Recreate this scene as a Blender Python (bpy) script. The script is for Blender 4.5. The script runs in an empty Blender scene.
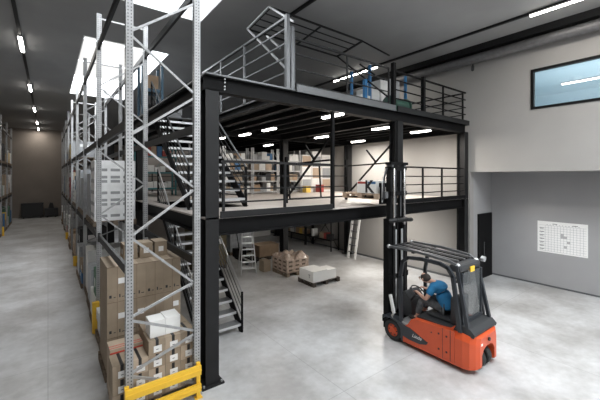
import bpy, math, random
from mathutils import Vector, Matrix
random.seed(7)
C = bpy.context.scene.collection
PI = math.pi
R = math.radians

# ---------------------------------------------------------------- materials
def mat(name, col, rough=.6, metal=0., bump=0., scale=8., var=0., emit=0., trans=0., alpha=1., spec=None):
    m = bpy.data.materials.new(name); m.use_nodes = True
    nt = m.node_tree; b = nt.nodes['Principled BSDF']
    b.inputs['Base Color'].default_value = (*col, 1)
    b.inputs['Roughness'].default_value = rough
    b.inputs['Metallic'].default_value = metal
    if spec is not None: b.inputs['Specular IOR Level'].default_value = spec
    if trans: b.inputs['Transmission Weight'].default_value = trans
    if alpha < 1: b.inputs['Alpha'].default_value = alpha
    if emit:
        b.inputs['Emission Color'].default_value = (*col, 1)
        b.inputs['Emission Strength'].default_value = emit
    if var or bump:
        tc = nt.nodes.new('ShaderNodeTexCoord'); n = nt.nodes.new('ShaderNodeTexNoise')
        n.inputs['Scale'].default_value = scale; n.inputs['Detail'].default_value = 5
        nt.links.new(tc.outputs['Object'], n.inputs['Vector'])
        if var:
            r = nt.nodes.new('ShaderNodeValToRGB')
            r.color_ramp.elements[0].position = .3; r.color_ramp.elements[1].position = .7
            r.color_ramp.elements[0].color = (*[max(0, c * (1 - var)) for c in col], 1)
            r.color_ramp.elements[1].color = (*[min(1, c * (1 + var)) for c in col], 1)
            nt.links.new(n.outputs['Fac'], r.inputs['Fac']); nt.links.new(r.outputs['Color'], b.inputs['Base Color'])
        if bump:
            bp = nt.nodes.new('ShaderNodeBump'); bp.inputs['Strength'].default_value = bump
            nt.links.new(n.outputs['Fac'], bp.inputs['Height']); nt.links.new(bp.outputs['Normal'], b.inputs['Normal'])
    return m

M = {}
M['ceiling'] = mat('ceiling_paint', (.33, .328, .325), .9, var=.06, scale=.8)
M['wall'] = mat('wall_plaster', (.30, .291, .28), .9, var=.03, scale=1.2)
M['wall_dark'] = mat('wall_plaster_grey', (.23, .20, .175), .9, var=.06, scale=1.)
M['wall_recess'] = mat('wall_recess_plaster', (.33, .33, .335), .9, var=.03, scale=1.2)
M['black'] = mat('black_steel', (.005, .005, .0055), .6, .0, var=.15, scale=3, spec=.15)
M['char'] = mat('charcoal_steel', (.012, .0122, .013), .5, .0, var=.15, scale=3, spec=.28)
M['grey_steel'] = mat('grey_steel', (.12, .125, .13), .4, .3)
M['tread'] = mat('stair_grating', (.22, .222, .225), .5, .1)
M['galv'] = mat('galvanised_steel', (.38, .385, .39), .42, .4, var=.12, scale=12)
M['slot'] = mat('dark_slot', (.04, .04, .045), .8)
M['yellow'] = mat('yellow_paint', (.85, .52, .04), .4, var=.05, scale=5)
M['orange'] = mat('orange_paint', (.60, .085, .025), .32, var=.05, scale=3)
M['rubber'] = mat('rubber', (.02, .02, .02), .75)
M['plastic'] = mat('dark_plastic', (.035, .037, .04), .5)
M['anth'] = mat('anthracite_paint', (.03, .034, .04), .4)
M['chrome'] = mat('chrome', (.85, .85, .86), .15, 1.)
M['alu'] = mat('aluminium', (.62, .63, .64), .35, .7)
M['carton'] = mat('brown_cardboard', (.33, .262, .19), .85, var=.08, scale=6)
M['carton_light'] = mat('light_cardboard', (.45, .36, .27), .85, var=.06, scale=6)
M['carton_dark'] = mat('dark_cardboard', (.22, .155, .10), .85, var=.1, scale=6)
M['white'] = mat('white_card', (.82, .82, .80), .6)
M['paper'] = mat('paper_label', (.85, .85, .84), .7)
M['ink'] = mat('black_tape', (.02, .02, .022), .5)
M['red'] = mat('red_tape', (.55, .05, .03), .5)
M['wrap'] = mat('stretch_wrap_white', (.88, .89, .90), .3, var=.08, scale=5, bump=.3)
M['wrapgrey'] = mat('stretch_wrap_grey', (.36, .38, .40), .3, var=.25, scale=6, bump=.3)
M['wrapbrown'] = mat('wrapped_brown', (.42, .33, .27), .3, var=.35, scale=9, bump=.5)
M['olive'] = mat('olive_card', (.13, .105, .06), .8, var=.1)
M['wood'] = mat('pallet_wood', (.20, .155, .115), .85, var=.25, scale=14)
M['wood_dark'] = mat('dark_pallet_wood', (.07, .055, .045), .85, var=.25, scale=14)
M['blue'] = mat('blue_paint', (.03, .17, .38), .45)
M['navy'] = mat('dark_blue_paint', (.015, .06, .10), .5)
M['teal'] = mat('teal_paint', (.03, .16, .17), .5)
M['shirt'] = mat('blue_shirt', (.02, .17, .36), .85, var=.12, scale=9)
M['skin'] = mat('skin', (.55, .33, .25), .55)
M['hair'] = mat('short_dark_hair', (.045, .035, .03), .8)
M['trouser'] = mat('grey_trousers', (.10, .105, .11), .85, var=.4, scale=14)
M['shoe'] = mat('shoe_leather', (.03, .03, .03), .6)
M['green'] = mat('green_drum', (.03, .08, .06), .4)
M['lamp'] = mat('lit_tube', (1, .96, .9), .5, emit=14)
M['lampbox'] = mat('lamp_housing', (.3, .3, .3), .5)
M['duct'] = mat('galvanised_duct', (.17, .17, .175), .5, .5, var=.15, scale=9)
M['deck'] = mat('deck_board', (.42, .38, .35), .5, var=.08, scale=3)
M['office'] = mat('office_paint', (.55, .68, .74), .8)
M['glass'] = mat('window_glass', (.35, .45, .5), .03, alpha=.2)
M['tint'] = mat('tinted_glass', (.10, .11, .115), .12, alpha=.55)
M['sky_frame'] = mat('skylight_lining', (.8, .81, .82), .7)
for n, c in dict(c_red=(.35, .06, .05), c_blue=(.06, .16, .32), c_black=(.03, .03, .032), c_grey=(.33, .34, .35), c_white=(.72, .72, .7), c_brown=(.32, .22, .14), c_green=(.10, .2, .13), c_yellow=(.62, .42, .08), c_tan=(.45, .34, .25)).items():
    M[n] = mat(n[2:] + '_load', c, .7, var=.1, scale=5)

def floor_mat():
    m = bpy.data.materials.new('polished_concrete'); m.use_nodes = True
    nt = m.node_tree; b = nt.nodes['Principled BSDF']; L = nt.links.new
    tc = nt.nodes.new('ShaderNodeTexCoord')
    n1 = nt.nodes.new('ShaderNodeTexNoise'); n1.inputs['Scale'].default_value = .75; n1.inputs['Detail'].default_value = 6; n1.inputs['Roughness'].default_value = .62
    n2 = nt.nodes.new('ShaderNodeTexNoise'); n2.inputs['Scale'].default_value = 7; n2.inputs['Detail'].default_value = 8
    L(tc.outputs['Object'], n1.inputs['Vector']); L(tc.outputs['Object'], n2.inputs['Vector'])
    r1 = nt.nodes.new('ShaderNodeValToRGB'); r1.color_ramp.elements[0].position = .36; r1.color_ramp.elements[1].position = .62
    r1.color_ramp.elements[0].color = (.36, .352, .345, 1); r1.color_ramp.elements[1].color = (.57, .575, .58, 1)
    L(n1.outputs['Fac'], r1.inputs['Fac'])
    r2 = nt.nodes.new('ShaderNodeValToRGB'); r2.color_ramp.elements[0].position = .3; r2.color_ramp.elements[1].position = .7
    r2.color_ramp.elements[0].color = (.88, .88, .88, 1); r2.color_ramp.elements[1].color = (1, 1, 1, 1)
    L(n2.outputs['Fac'], r2.inputs['Fac'])
    mx = nt.nodes.new('ShaderNodeMix'); mx.data_type = 'RGBA'; mx.blend_type = 'MULTIPLY'; mx.inputs[0].default_value = 1
    L(r1.outputs['Color'], mx.inputs[6]); L(r2.outputs['Color'], mx.inputs[7])
    # saw cut joints
    br = nt.nodes.new('ShaderNodeTexBrick'); br.offset = 0; br.inputs['Scale'].default_value = 1
    br.inputs['Brick Width'].default_value = 4; br.inputs['Row Height'].default_value = 4
    br.inputs['Mortar Size'].default_value = .006; br.inputs['Color1'].default_value = (1, 1, 1, 1); br.inputs['Color2'].default_value = (.96, .96, .96, 1); br.inputs['Mortar'].default_value = (.7, .7, .7, 1)
    L(tc.outputs['Object'], br.inputs['Vector'])
    m2 = nt.nodes.new('ShaderNodeMix'); m2.data_type = 'RGBA'; m2.blend_type = 'MULTIPLY'; m2.inputs[0].default_value = 1
    L(mx.outputs[2], m2.inputs[6]); L(br.outputs['Color'], m2.inputs[7]); L(m2.outputs[2], b.inputs['Base Color'])
    rr = nt.nodes.new('ShaderNodeMapRange'); rr.inputs['To Min'].default_value = .3; rr.inputs['To Max'].default_value = .5
    L(n1.outputs['Fac'], rr.inputs['Value']); L(rr.outputs['Result'], b.inputs['Roughness'])
    return m
M['floor'] = floor_mat()

# ---------------------------------------------------------------- mesh helper
class MB:
    def __init__(s): s.v = []; s.f = []; s.mi = []; s.mats = []; s.sm = []
    def _m(s, m):
        if m not in s.mats: s.mats.append(m)
        return s.mats.index(m)
    def add(s, vs, fs, m, smooth=False):
        k = len(s.v); i = s._m(m); s.v += [tuple(v) for v in vs]
        for f in fs: s.f.append([k + a for a in f]); s.mi.append(i); s.sm.append(smooth)
        return s
    def box(s, x0, x1, y0, y1, z0, z1, m):
        vs = [(x, y, z) for x in (x0, x1) for y in (y0, y1) for z in (z0, z1)]
        return s.add(vs, [(0, 1, 3, 2), (4, 6, 7, 5), (0, 4, 5, 1), (2, 3, 7, 6), (0, 2, 6, 4), (1, 5, 7, 3)], m)
    def bar(s, p, q, w, h, m, up=(0, 0, 1)):
        p = Vector(p); q = Vector(q); d = (q - p).normalized(); u = Vector(up)
        if abs(d.dot(u)) > .98: u = Vector((1, 0, 0))
        a = d.cross(u).normalized() * w / 2; b = a.cross(d).normalized() * h / 2
        vs = [e + i * a + j * b for e in (p, q) for i, j in ((-1, -1), (1, -1), (1, 1), (-1, 1))]
        return s.add(vs, [(3, 2, 1, 0), (4, 5, 6, 7), (0, 1, 5, 4), (1, 2, 6, 5), (2, 3, 7, 6), (3, 0, 4, 7)], m)
    def tube(s, p, q, r, m, n=10, r2=None):
        p = Vector(p); q = Vector(q); d = (q - p).normalized(); u = Vector((0, 0, 1))
        if abs(d.dot(u)) > .98: u = Vector((1, 0, 0))
        a = d.cross(u).normalized(); b = a.cross(d).normalized(); r2 = r if r2 is None else r2
        vs = [e + (a * math.cos(2 * PI * i / n) + b * math.sin(2 * PI * i / n)) * rr for e, rr in ((p, r), (q, r2)) for i in range(n)]
        s.add(vs, [(i, (i + 1) % n, n + (i + 1) % n, n + i) for i in range(n)], m, True)
        return s.add(vs, [tuple(range(n))[::-1], tuple(range(n, 2 * n))], m)
    def path(s, pts, r, m, n=8):
        for a, b in zip(pts, pts[1:]): s.tube(a, b, r, m, n)
        return s
    def bpath(s, pts, w, h, m, up):
        for a, b in zip(pts, pts[1:]):
            d = (Vector(b) - Vector(a)).normalized() * min(w, h) * .3
            s.bar(Vector(a) - d, Vector(b) + d, w, h, m, up)
        return s
    def prism(s, poly, axis, lo, hi, m, smooth=False):
        def P(a, b, t): return {'x': (t, a, b), 'y': (a, t, b), 'z': (a, b, t)}[axis]
        n = len(poly); vs = [P(a, b, lo) for a, b in poly] + [P(a, b, hi) for a, b in poly]
        s.add(vs, [tuple(range(n))[::-1], tuple(range(n, 2 * n))], m)
        return s.add(vs, [(i, (i + 1) % n, n + (i + 1) % n, n + i) for i in range(n)], m, smooth)
    def ibeam(s, axis, c, lo, hi, w, h, m, tf=.02, tw=.015):
        """axis x: runs in x, centre (y,z); axis y: runs in y, centre (x,z); axis z: centre (x,y), flanges face y"""
        if axis == 'x':
            y, z = c; s.box(lo, hi, y - w / 2, y + w / 2, z + h / 2 - tf, z + h / 2, m); s.box(lo, hi, y - w / 2, y + w / 2, z - h / 2, z - h / 2 + tf, m); s.box(lo, hi, y - tw / 2, y + tw / 2, z - h / 2 + tf, z + h / 2 - tf, m)
        elif axis == 'y':
            x, z = c; s.box(x - w / 2, x + w / 2, lo, hi, z + h / 2 - tf, z + h / 2, m); s.box(x - w / 2, x + w / 2, lo, hi, z - h / 2, z - h / 2 + tf, m); s.box(x - tw / 2, x + tw / 2, lo, hi, z - h / 2 + tf, z + h / 2 - tf, m)
        else:
            x, y = c; s.box(x - w / 2, x + w / 2, y - h / 2, y - h / 2 + tf, lo, hi, m); s.box(x - w / 2, x + w / 2, y + h / 2 - tf, y + h / 2, lo, hi, m); s.box(x - tw / 2, x + tw / 2, y - h / 2 + tf, y + h / 2 - tf, lo, hi, m)
        return s
    def sphere(s, c, r, m, nu=12, nv=8):
        rx, ry, rz = (r, r, r) if isinstance(r, (int, float)) else r
        vs = []; fs = []
        for j in range(nv + 1):
            t = PI * j / nv
            for i in range(nu):
                p = 2 * PI * i / nu; vs.append((c[0] + rx * math.sin(t) * math.cos(p), c[1] + ry * math.sin(t) * math.sin(p), c[2] + rz * math.cos(t)))
        for j in range(nv):
            for i in range(nu): fs.append((j * nu + i, (j + 1) * nu + i, (j + 1) * nu + (i + 1) % nu, j * nu + (i + 1) % nu))
        return s.add(vs, fs, m, True)
    def build(s, name, parent=None, loc=None, bevel=0, rz=0, label=None):
        me = bpy.data.meshes.new(name); me.from_pydata(s.v, [], s.f)
        for k in s.mats: me.materials.append(M[k] if isinstance(k, str) else k)
        me.polygons.foreach_set('material_index', s.mi); me.polygons.foreach_set('use_smooth', s.sm); me.update()
        o = bpy.data.objects.new(name, me); C.objects.link(o)
        if parent: o.parent = parent
        if loc: o.location = loc
        if rz: o.rotation_euler.z = rz
        if bevel:
            b = o.modifiers.new('bevel', 'BEVEL'); b.width = bevel; b.segments = 2; b.limit_method = 'ANGLE'
        if label: o['label'] = label
        return o
def tag(o, label, cat, group=None, kind=None):
    o['label'] = label; o['category'] = cat
    if group: o['group'] = group
    if kind: o['kind'] = kind
    return o
def thing(name, label, cat, loc=(0, 0, 0), rz=0, group=None):
    o = bpy.data.objects.new(name, None); C.objects.link(o); o.location = loc; o.rotation_euler.z = rz; o.empty_display_size = .1
    return tag(o, label, cat, group)
def struct(name, mb, label=None, cat=None, parent=None):
    o = mb.build(name, parent)
    if not parent: o['kind'] = 'structure'
    if label: o['label'] = label
    if cat: o['category'] = cat
    return o
def copy_tree(o, loc=None, parent=None):
    c = o.copy(); C.objects.link(c)
    if parent: c.parent = parent
    if loc: c.location = loc
    for ch in list(o.children): copy_tree(ch, None, c)
    return c
def text(body, size, m, parent, loc, rot, name='lettering', shear=0):
    cu = bpy.data.curves.new(name, 'FONT'); cu.body = body; cu.size = size; cu.extrude = .0015; cu.offset = .012 if body == 'K' else 0; cu.align_x = 'CENTER'; cu.align_y = 'CENTER'; cu.shear = shear
    cu.materials.append(M[m]); o = bpy.data.objects.new(name, cu); C.objects.link(o)
    dg = bpy.context.evaluated_depsgraph_get(); me = bpy.data.meshes.new_from_object(o.evaluated_get(dg)); bpy.data.objects.remove(o)
    o = bpy.data.objects.new(name, me); C.objects.link(o); o.parent = parent; o.location = loc; o.rotation_euler = rot
    return o

# ---------------------------------------------------------------- setting
CZ = 8.0
XL, XR, XW, YB, YF = -6.0, 13.25, 11.6, 38.5, -6.0
f = MB().box(XL - .2, XR + .3, YF - .2, YB + .2, -.2, 0, 'floor'); struct('floor', f, 'pale grey polished concrete floor', 'floor')
def ceiling_with_holes(xs0, xs1, holes):
    m = MB(); ys = sorted({YF - .2, YB + .2} | {h[2] for h in holes} | {h[3] for h in holes})
    for a, b in zip(ys, ys[1:]):
        row = sorted([h for h in holes if h[2] <= a and h[3] >= b]); x = xs0
        for h in row:
            if h[0] > x: m.box(x, h[0], a, b, CZ, CZ + .25, 'ceiling')
            x = h[1]
        m.box(x, xs1, a, b, CZ, CZ + .25, 'ceiling')
    return m
SKY = [(.87, 3.42, 12.1, 20.9), (.87, 3.42, .4, 9.12), (5.2, 8.6, -4.0, 1.2)]  # last one is out of view, added to brighten the foreground floor
struct('ceiling', ceiling_with_holes(XL - .2, XW + .4, SKY), 'dark grey flat ceiling', 'ceiling')
for i, (x0, x1, y0, y1) in enumerate(SKY):
    t = MB(); h = 1.0
    t.box(x0, x0 + .03, y0, y1, CZ - .01, CZ + h, 'sky_frame').box(x1 - .03, x1, y0, y1, CZ - .01, CZ + h, 'sky_frame')
    t.box(x0 + .03, x1 - .03, y0, y0 + .03, CZ - .01, CZ + h, 'sky_frame').box(x0 + .03, x1 - .03, y1 - .03, y1, CZ - .01, CZ + h, 'sky_frame')
    k = 3
    for j in range(1, k): t.box(x0 + .03, x1 - .03, y0 + (y1 - y0) * j / k - .03, y0 + (y1 - y0) * j / k + .03, CZ + h - .1, CZ + h - .04, 'sky_frame')
    w = struct('window_%d' % (i + 2), t, 'white lined rectangular skylight in the dark ceiling', 'skylight')
    ld = bpy.data.lights.new('daylight', 'AREA'); ld.shape = 'RECTANGLE'; ld.size = x1 - x0; ld.size_y = y1 - y0
    ld.energy = [800, 380, 1350][i]; ld.color = (.93, .97, 1)
    lo = bpy.data.objects.new('daylight', ld); C.objects.link(lo); lo.location = ((x0 + x1) / 2, (y0 + y1) / 2, CZ + h + .02)
WY1, WZ0, WZ1 = 3.69, 5.67, 6.87; WY0 = -.5
w = MB()
w.box(XW, XW + .25, 5.5, YB, 0, CZ, 'wall')
w.box(XW, XW + .25, WY1, 5.5, 3.81, CZ, 'wall').box(XW, XW + .25, WY0, WY1, 3.81, WZ0, 'wall').box(XW, XW + .25, WY0, WY1, WZ1, CZ, 'wall').box(XW, XW + .25, YF, WY0, 3.81, CZ, 'wall')
w.box(XW + .25, XR + .2, YF, 5.5, 3.81, 4.0, 'wall')
struct('wall_right', w, 'pale warm grey right wall above the recess', 'wall')
w = MB().box(XR, XR + .2, YF, 5.5, 0, 3.81, 'wall_recess').box(XW + .25, XR + .2, 5.5, 5.7, 0, 3.81, 'wall_recess')
struct('wall_recess', w, 'grey wall of the recessed bay on the right', 'wall')
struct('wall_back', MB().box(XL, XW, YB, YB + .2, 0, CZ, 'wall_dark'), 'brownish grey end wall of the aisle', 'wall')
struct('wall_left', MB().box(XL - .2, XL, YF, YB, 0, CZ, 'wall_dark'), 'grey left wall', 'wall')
w = MB().box(XL, -1, YF - .2, YF, 0, CZ, 'wall').box(7, XR + .2, YF - .2, YF, 0, CZ, 'wall').box(-1, 7, YF - .2, YF, 0, 3.5, 'wall').box(-1, 7, YF - .2, YF, 6.5, CZ, 'wall')
struct('wall_front', w, 'wall behind the viewer with an unseen opening added for fill light', 'wall')
ld = bpy.data.lights.new('daylight', 'AREA'); ld.shape = 'RECTANGLE'; ld.size = 8; ld.size_y = 3; ld.energy = 210; ld.color = (.95, .98, 1)  # unseen fill added behind the camera to light faces turned towards it
lo = bpy.data.objects.new('daylight', ld); C.objects.link(lo); lo.location = (3, YF - .15, 5); lo.rotation_euler.x = R(90)
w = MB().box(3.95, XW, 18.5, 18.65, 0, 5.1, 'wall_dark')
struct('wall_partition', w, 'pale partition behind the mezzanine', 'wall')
# window
w = MB(); g = .07
w.box(XW - .03, XW + .12, WY0, WY1, WZ0, WZ0 + g, 'black').box(XW - .03, XW + .12, WY0, WY1, WZ1 - g, WZ1, 'black').box(XW - .03, XW + .12, WY1 - g, WY1, WZ0 + g, WZ1 - g, 'black').box(XW - .03, XW + .12, WY0, WY0 + g, WZ0 + g, WZ1 - g, 'black')
wo = struct('window_1', w, 'wide black framed interior window high in the right wall', 'window')
MB().box(XW + .03, XW + .04, WY0 + g, WY1 - g, WZ0 + g, WZ1 - g, 'glass').build('pane', wo)
# office behind the window
o1, o2, oz = XW + .25, 18.5, 7.45
w = MB().box(o1, o2, YF + 2, 6.5, oz, oz + .1, 'office').box(o2, o2 + .1, YF + 2, 6.5, 4.6, oz, 'office').box(o1, o2, 6.5, 6.6, 4.6, oz, 'office').box(o1, o2, YF + 1.9, YF + 2, 4.6, oz, 'office').box(o1, o2, YF + 2, 6.5, 4.5, 4.6, 'office')
struct('wall_office', w, 'pale blue room seen through the high window', 'wall')
lt = thing('strip_light', 'white strip light on the pale blue ceiling behind the high window', 'light', (16.55, 2.9, oz - .06))
MB().box(-.07, .07, -1.3, 1.3, .02, .05, 'lampbox').build('housing', lt); MB().box(-.03, .03, -1.28, 1.28, -.02, .02, 'lamp').build('tube', lt)
ld = bpy.data.lights.new('office_light', 'AREA'); ld.shape = 'RECTANGLE'; ld.size = 2; ld.size_y = 5; ld.energy = 160; ld.color = (.85, .95, 1)
lo = bpy.data.objects.new('office_light', ld); C.objects.link(lo); lo.location = (14.5, 1.5, 4.7); lo.rotation_euler.x = PI
# door in the recess
d = struct('door_1', MB().box(-.52, .52, -.06, 0, 0, 2.32, 'black'), 'black door in the side of the recess', 'door'); d.location = (12.66, 5.5, 0)
h = MB().bar((.1, 0, 0), (.1, 0, .55), .02, .02, 'grey_steel').build('handle', d, (-.28, -.09, .75))
# trims
w = MB().box(XW - .02, XW, 5.5, YB, 0, .08, 'grey_steel'); struct('baseboard_right', w)
struct('baseboard_recess', MB().box(XR - .015, XR, YF, 5.5, 0, .05, 'grey_steel'))

# ---------------------------------------------------------------- ceiling fittings
def track(x, y0, y1, label):
    o = MB().box(-.04, .04, 0, y1 - y0, -.06, 0, 'char').build('light_track', loc=(x, y0, CZ - .004)); tag(o, label, 'light track')
track(-.68, -4, 38.3, 'dark lighting track along the ceiling over the left aisle')
track(5.15, 2, 38.3, 'dark unlit lighting track on the ceiling over the stair side')
track(10.15, -4, 38.3, 'dark lighting track on the ceiling nearest the right wall')
def lamp(x, y0, y1, z, label, w=.10, cat='light', group=None, power=0, name='strip_light'):
    t = thing(name, label, cat, (x, (y0 + y1) / 2, z), 0, group); L = (y1 - y0) / 2
    MB().box(-w / 2, w / 2, -L, L, .01, .05, 'lampbox').build('housing', t)
    MB().prism([(-w * .45, .01), (-w * .3, -.03), (w * .3, -.03), (w * .45, .01)], 'y', -L + .02, L - .02, 'lamp').build('tube', t)
    if power:
        ld = bpy.data.lights.new('lamp_light', 'AREA'); ld.shape = 'RECTANGLE'; ld.size = w * 1.5; ld.size_y = 2 * L; ld.energy = power; ld.color = (1, .94, .86)
        lo = bpy.data.objects.new('lamp_light', ld); C.objects.link(lo); lo.location = (x, (y0 + y1) / 2, z - .05)
    return t
for i, y in enumerate((13.1, 19.6, 26.0, 32.4, 36.6)):
    lamp(-.68, y, y + 1.5, CZ - .114, '%s strip light over the left aisle, counted from the viewer' % ('nearest', 'second', 'third', 'fourth', 'farthest')[i], .12, power=45)
lamp(10.1, 8.3, 10.75, CZ - .114, 'long strip light on the ceiling above the upper deck', .07, power=60)
lamp(10.1, .6, 3.25, CZ - .114, 'long strip light on the ceiling near the high window', .08, power=60)
for i, y in enumerate((-2.5,)): lamp(-.68, y, y + 1.5, CZ - .114, 'strip light above the start of the left aisle, behind the viewer', .16, power=40)
# duct
struct('shadow_strip_1', MB().box(11.22, XW - .004, -5.9, YB - .01, 7.80, CZ - .004, 'char'), 'dark strip for the shadow gap under the ceiling along the right wall', 'beam')  # dark strip stands in for the shadow gap above the duct
t = thing('ventilation_duct', 'long round metal duct under the ceiling along the right wall', 'duct', (11.38, -4, 7.60))
m = MB().tube((0, 0, 0), (0, 42, 0), .15, 'duct', 20)
for k in range(42): m.tube((0, k + .5, 0), (0, k + .53, 0), .158, 'duct', 20)
m.build('pipe', t)
m = MB()
for k in range(10): m.box(-.01, .01, k * 4 + 1, k * 4 + 1.04, .13, .20, 'black')
m.build('hanger', t)
m = MB().tube((0, 0, .33), (0, 42, .33), .012, 'alu', 6); 
t = thing('security_camera', 'small dark surveillance camera on a drop bracket by the duct', 'camera', (11.48, 5.35, 7.70))
MB().tube((0, 0, 0), (0, 0, -.32), .02, 'char').box(.0, .118, -.03, .03, -.05, .0, 'char').build('bracket', t)
MB().tube((0, 0, -.30), (-.02, 0, -.42), .05, 'plastic', 12).sphere((-.02, 0, -.42), .05, 'plastic').build('camera_body', t)

# ---------------------------------------------------------------- planning chart
t = thing('wall_chart', 'large white planning chart with a printed grid on the recess wall', 'chart', (XR, 3.36, 1.13))
W = .66
MB().box(-.012, 0, -W, W, 0, 1.03, 'paper').build('sheet', t)
m = MB()
M['line'] = mat('chart_line', (.35, .36, .38), .8); M['cell'] = mat('chart_grey_cell', (.45, .45, .45), .8)
for k in range(13):
    y = W - .22 - k * .083; m.box(-.0145, -.0125, y - .003, y + .003, .04, .9, 'line')
for k in range(12):
    z = .05 + k * .077; m.box(-.0145, -.0125, -W + .03, W - .05, z - .003, z + .003, 'line')
m.build('grid_lines', t)
m = MB()
for a, b in ((5, 6), (5, 7), (7, 4), (6, 2), (6, 6)): 
    y = W - .22 - a * .083; z = .05 + b * .077; m.box(-.0145, -.0125, y - .08, y, z, z + .077, 'cell')
m.build('shaded_cells', t)
m = MB()
for k in range(7): m.box(-.0145, -.0125, W - .19, W - .06, .10 + k * .115, .115 + k * .115, 'ink'); m.box(-.0145, -.0125, W - .16, W - .08, .075 + k * .115, .083 + k * .115, 'ink')
m.box(-.0145, -.0125, W - .55, W - .42, .95, .965, 'ink').box(-.0145, -.0125, -W + .24, -W + .38, .94, .955, 'ink')
for k in range(11): y = W - .27 - k * .083; m.box(-.0145, -.0125, y - .02, y + .01, .915, .93, 'line')
m.build('printed_headings', t)

# ---------------------------------------------------------------- mezzanine
mz = thing('mezzanine_platform', 'two storey black steel mezzanine with timber decks behind the forklift', 'mezzanine', (2.28, 5.62, 0))
OX, OY = 2.28, 5.62
class MZ(MB):   # build in world coordinates, parent to the mezzanine
    def done(s, name, parent=mz, bevel=0):
        s.v = [(x - OX, y - OY, z) for x, y, z in s.v]; o = s.build(name, parent if parent else mz, bevel=bevel); return o
D1, D2 = 2.93, 5.46
COLX = (2.28, 7.65, 11.35); COLY = (5.64, 11.1, 17.2)
for cx in COLX:
    for cy in COLY:
        c = MZ().ibeam('z', (cx, cy), .02, 5.17, .24, .28, 'char', .02, .016)
        c.box(cx - .12, cx + .12, cy - .14, cy + .14, 5.15, 5.17, 'char').done('column')
        col = mz.children[-1] if False else [o for o in C.objects if o.parent == mz][-1]
        b = MZ().box(cx - .2, cx + .2, cy - .2, cy + .2, 0, .03, 'char').done('base_plate', None); b.parent = col
        b = MZ()
        for sx in (-1, 1):
            for sy in (-1, 1): b.tube((cx + sx * .16, cy + sy * .16, .03), (cx + sx * .16, cy + sy * .16, .06), .018, 'galv', 6)
        b = b.done('anchor_bolts', None); b.parent = col
Y0, Y1, X0, X1 = 5.5, 17.5, 2.16, 11.47
for z, nm in ((D1 - .19, 'front_beam'), (D2 - .165, 'front_beam')):
    for a, b in ((COLX[0] + .12, COLX[1] - .12), (COLX[1] + .12, COLX[2] - .12)):
        pass
for D, h in ((D1, .30), (D2, .30)):
    top = D - .03
    if D == D2:
        MZ().ibeam('x', (5.62, top - h / 2 + .01), X0, X1, .2, h - .02, 'black').done('edge_beam')
    else:
        for a, b in ((COLX[0] + .125, COLX[1] - .125), (COLX[1] + .125, COLX[2] - .125)):
            MZ().ibeam('x', (5.6, top - h / 2), a, b, .2, h, 'black').done('edge_beam')
    for y in COLY[1:]:
        for a, b in ((COLX[0] + .125, COLX[1] - .125), (COLX[1] + .125, COLX[2] - .125)): MZ().ibeam('x', (y, top - h / 2), a, b, .16, h, 'black').done('cross_beam')
    for x in COLX:
        if D == D2: MZ().ibeam('y', (x, top - h / 2 + .005), 5.73, Y1, .18, h - .03, 'black').done('side_beam')
        else:
            for a, b in ((COLY[0] + .15, COLY[1] - .15), (COLY[1] + .15, COLY[2] - .15)): MZ().ibeam('y', (x, top - h / 2), a, b, .18, h, 'black').done('side_beam')
    # joists
    x = 3.95 if D == D2 else 4.0
    while x < 11.1:
        if abs(x - 7.65) > .2: MZ().ibeam('y', (x, top - .08), 5.74, Y1 - .4, .08, .14, 'black', .012, .01).done('joist')
        x += .62
    for x in (2.75, 3.3): MZ().ibeam('y', (x, top - .08), 10.35, Y1 - .4, .08, .14, 'black', .012, .01).done('joist')
d = MZ(); d.box(X0, X1, 5.5, 7.2, D1 - .03, D1, 'deck').box(X0, 2.42, 7.2, 10.25, D1 - .03, D1, 'deck').box(3.85, X1, 7.2, 10.25, D1 - .03, D1, 'deck').box(X0, X1, 10.25, Y1, D1 - .03, D1, 'deck').done('lower_deck')
d = MZ(); d.box(3.88, X1, 5.5, 10.25, D2 - .03, D2, 'grey_steel').box(X0, X1, 10.25, Y1, D2 - .03, D2, 'grey_steel').box(X0, 3.88, 5.5, 5.68, D2 - .03, D2, 'grey_steel').box(X0, 2.4, 5.68, 10.25, D2 - .03, D2, 'grey_steel').done('upper_deck')
# edge trims and bolts
d = MZ().box(4.1, 7.4, 5.46, 5.5, D2 - .05, D2 + .1, 'grey_steel').done('toe_board'); d = MZ().box(7.5, X1, 5.46, 5.5, D2 - .05, D2 + .1, 'char').done('toe_board')
d = MZ().box(2.42, 5.1, 5.46, 5.5, D1 - .02, D1 + .1, 'char').done('toe_board'); d = MZ().box(7.6, 11.2, 5.46, 5.5, D1 - .02, D1 + .1, 'black').done('toe_board')
d = MZ()
for z in (5.2, 5.25, 5.32, 5.38):
    d.tube((2.5, 5.5, z), (2.5, 5.47, z), .014, 'galv', 6)
d.done('bolts')
d = MZ()
for z in (3.95, 4.8, 2.2): d.box(11.47, 11.52, 5.55, 5.62, z, z + .08, 'black')
d.done('wall_tie')
def rail(y, x0, x1, zs, posts, D, m='char', axis='x', pz=None, pr=.022, name='railing'):
    r = MZ()
    for z in zs:
        w = .022 if z == max(zs) else .014
        a, b = ((x0, y, z), (x1, y, z)) if axis == 'x' else ((y, x0, z), (y, x1, z))
        r.bar(a, b, w * 2, w * 2, m)
    r = r.done(name)
    for p in posts:
        a = (p, y) if axis == 'x' else (y, p)
        q = MZ().box(a[0] - pr, a[0] + pr, a[1] - pr, a[1] + pr, D, pz or max(zs), m).box(a[0] - .05, a[0] + .05, a[1] - .05, a[1] + .05, D, D + .012, m).done('post', None); q.parent = r
Z1 = (3.92, 3.66, 3.42, 3.18); Z2 = (6.52, 6.28, 6.02, 5.78)
rail(5.54, 2.45, 5.1, Z1, (2.5, 3.84), D1)
rail(5.54, 7.78, 11.2, Z1, (8.79, 9.84, 10.9), D1, 'black')
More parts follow.
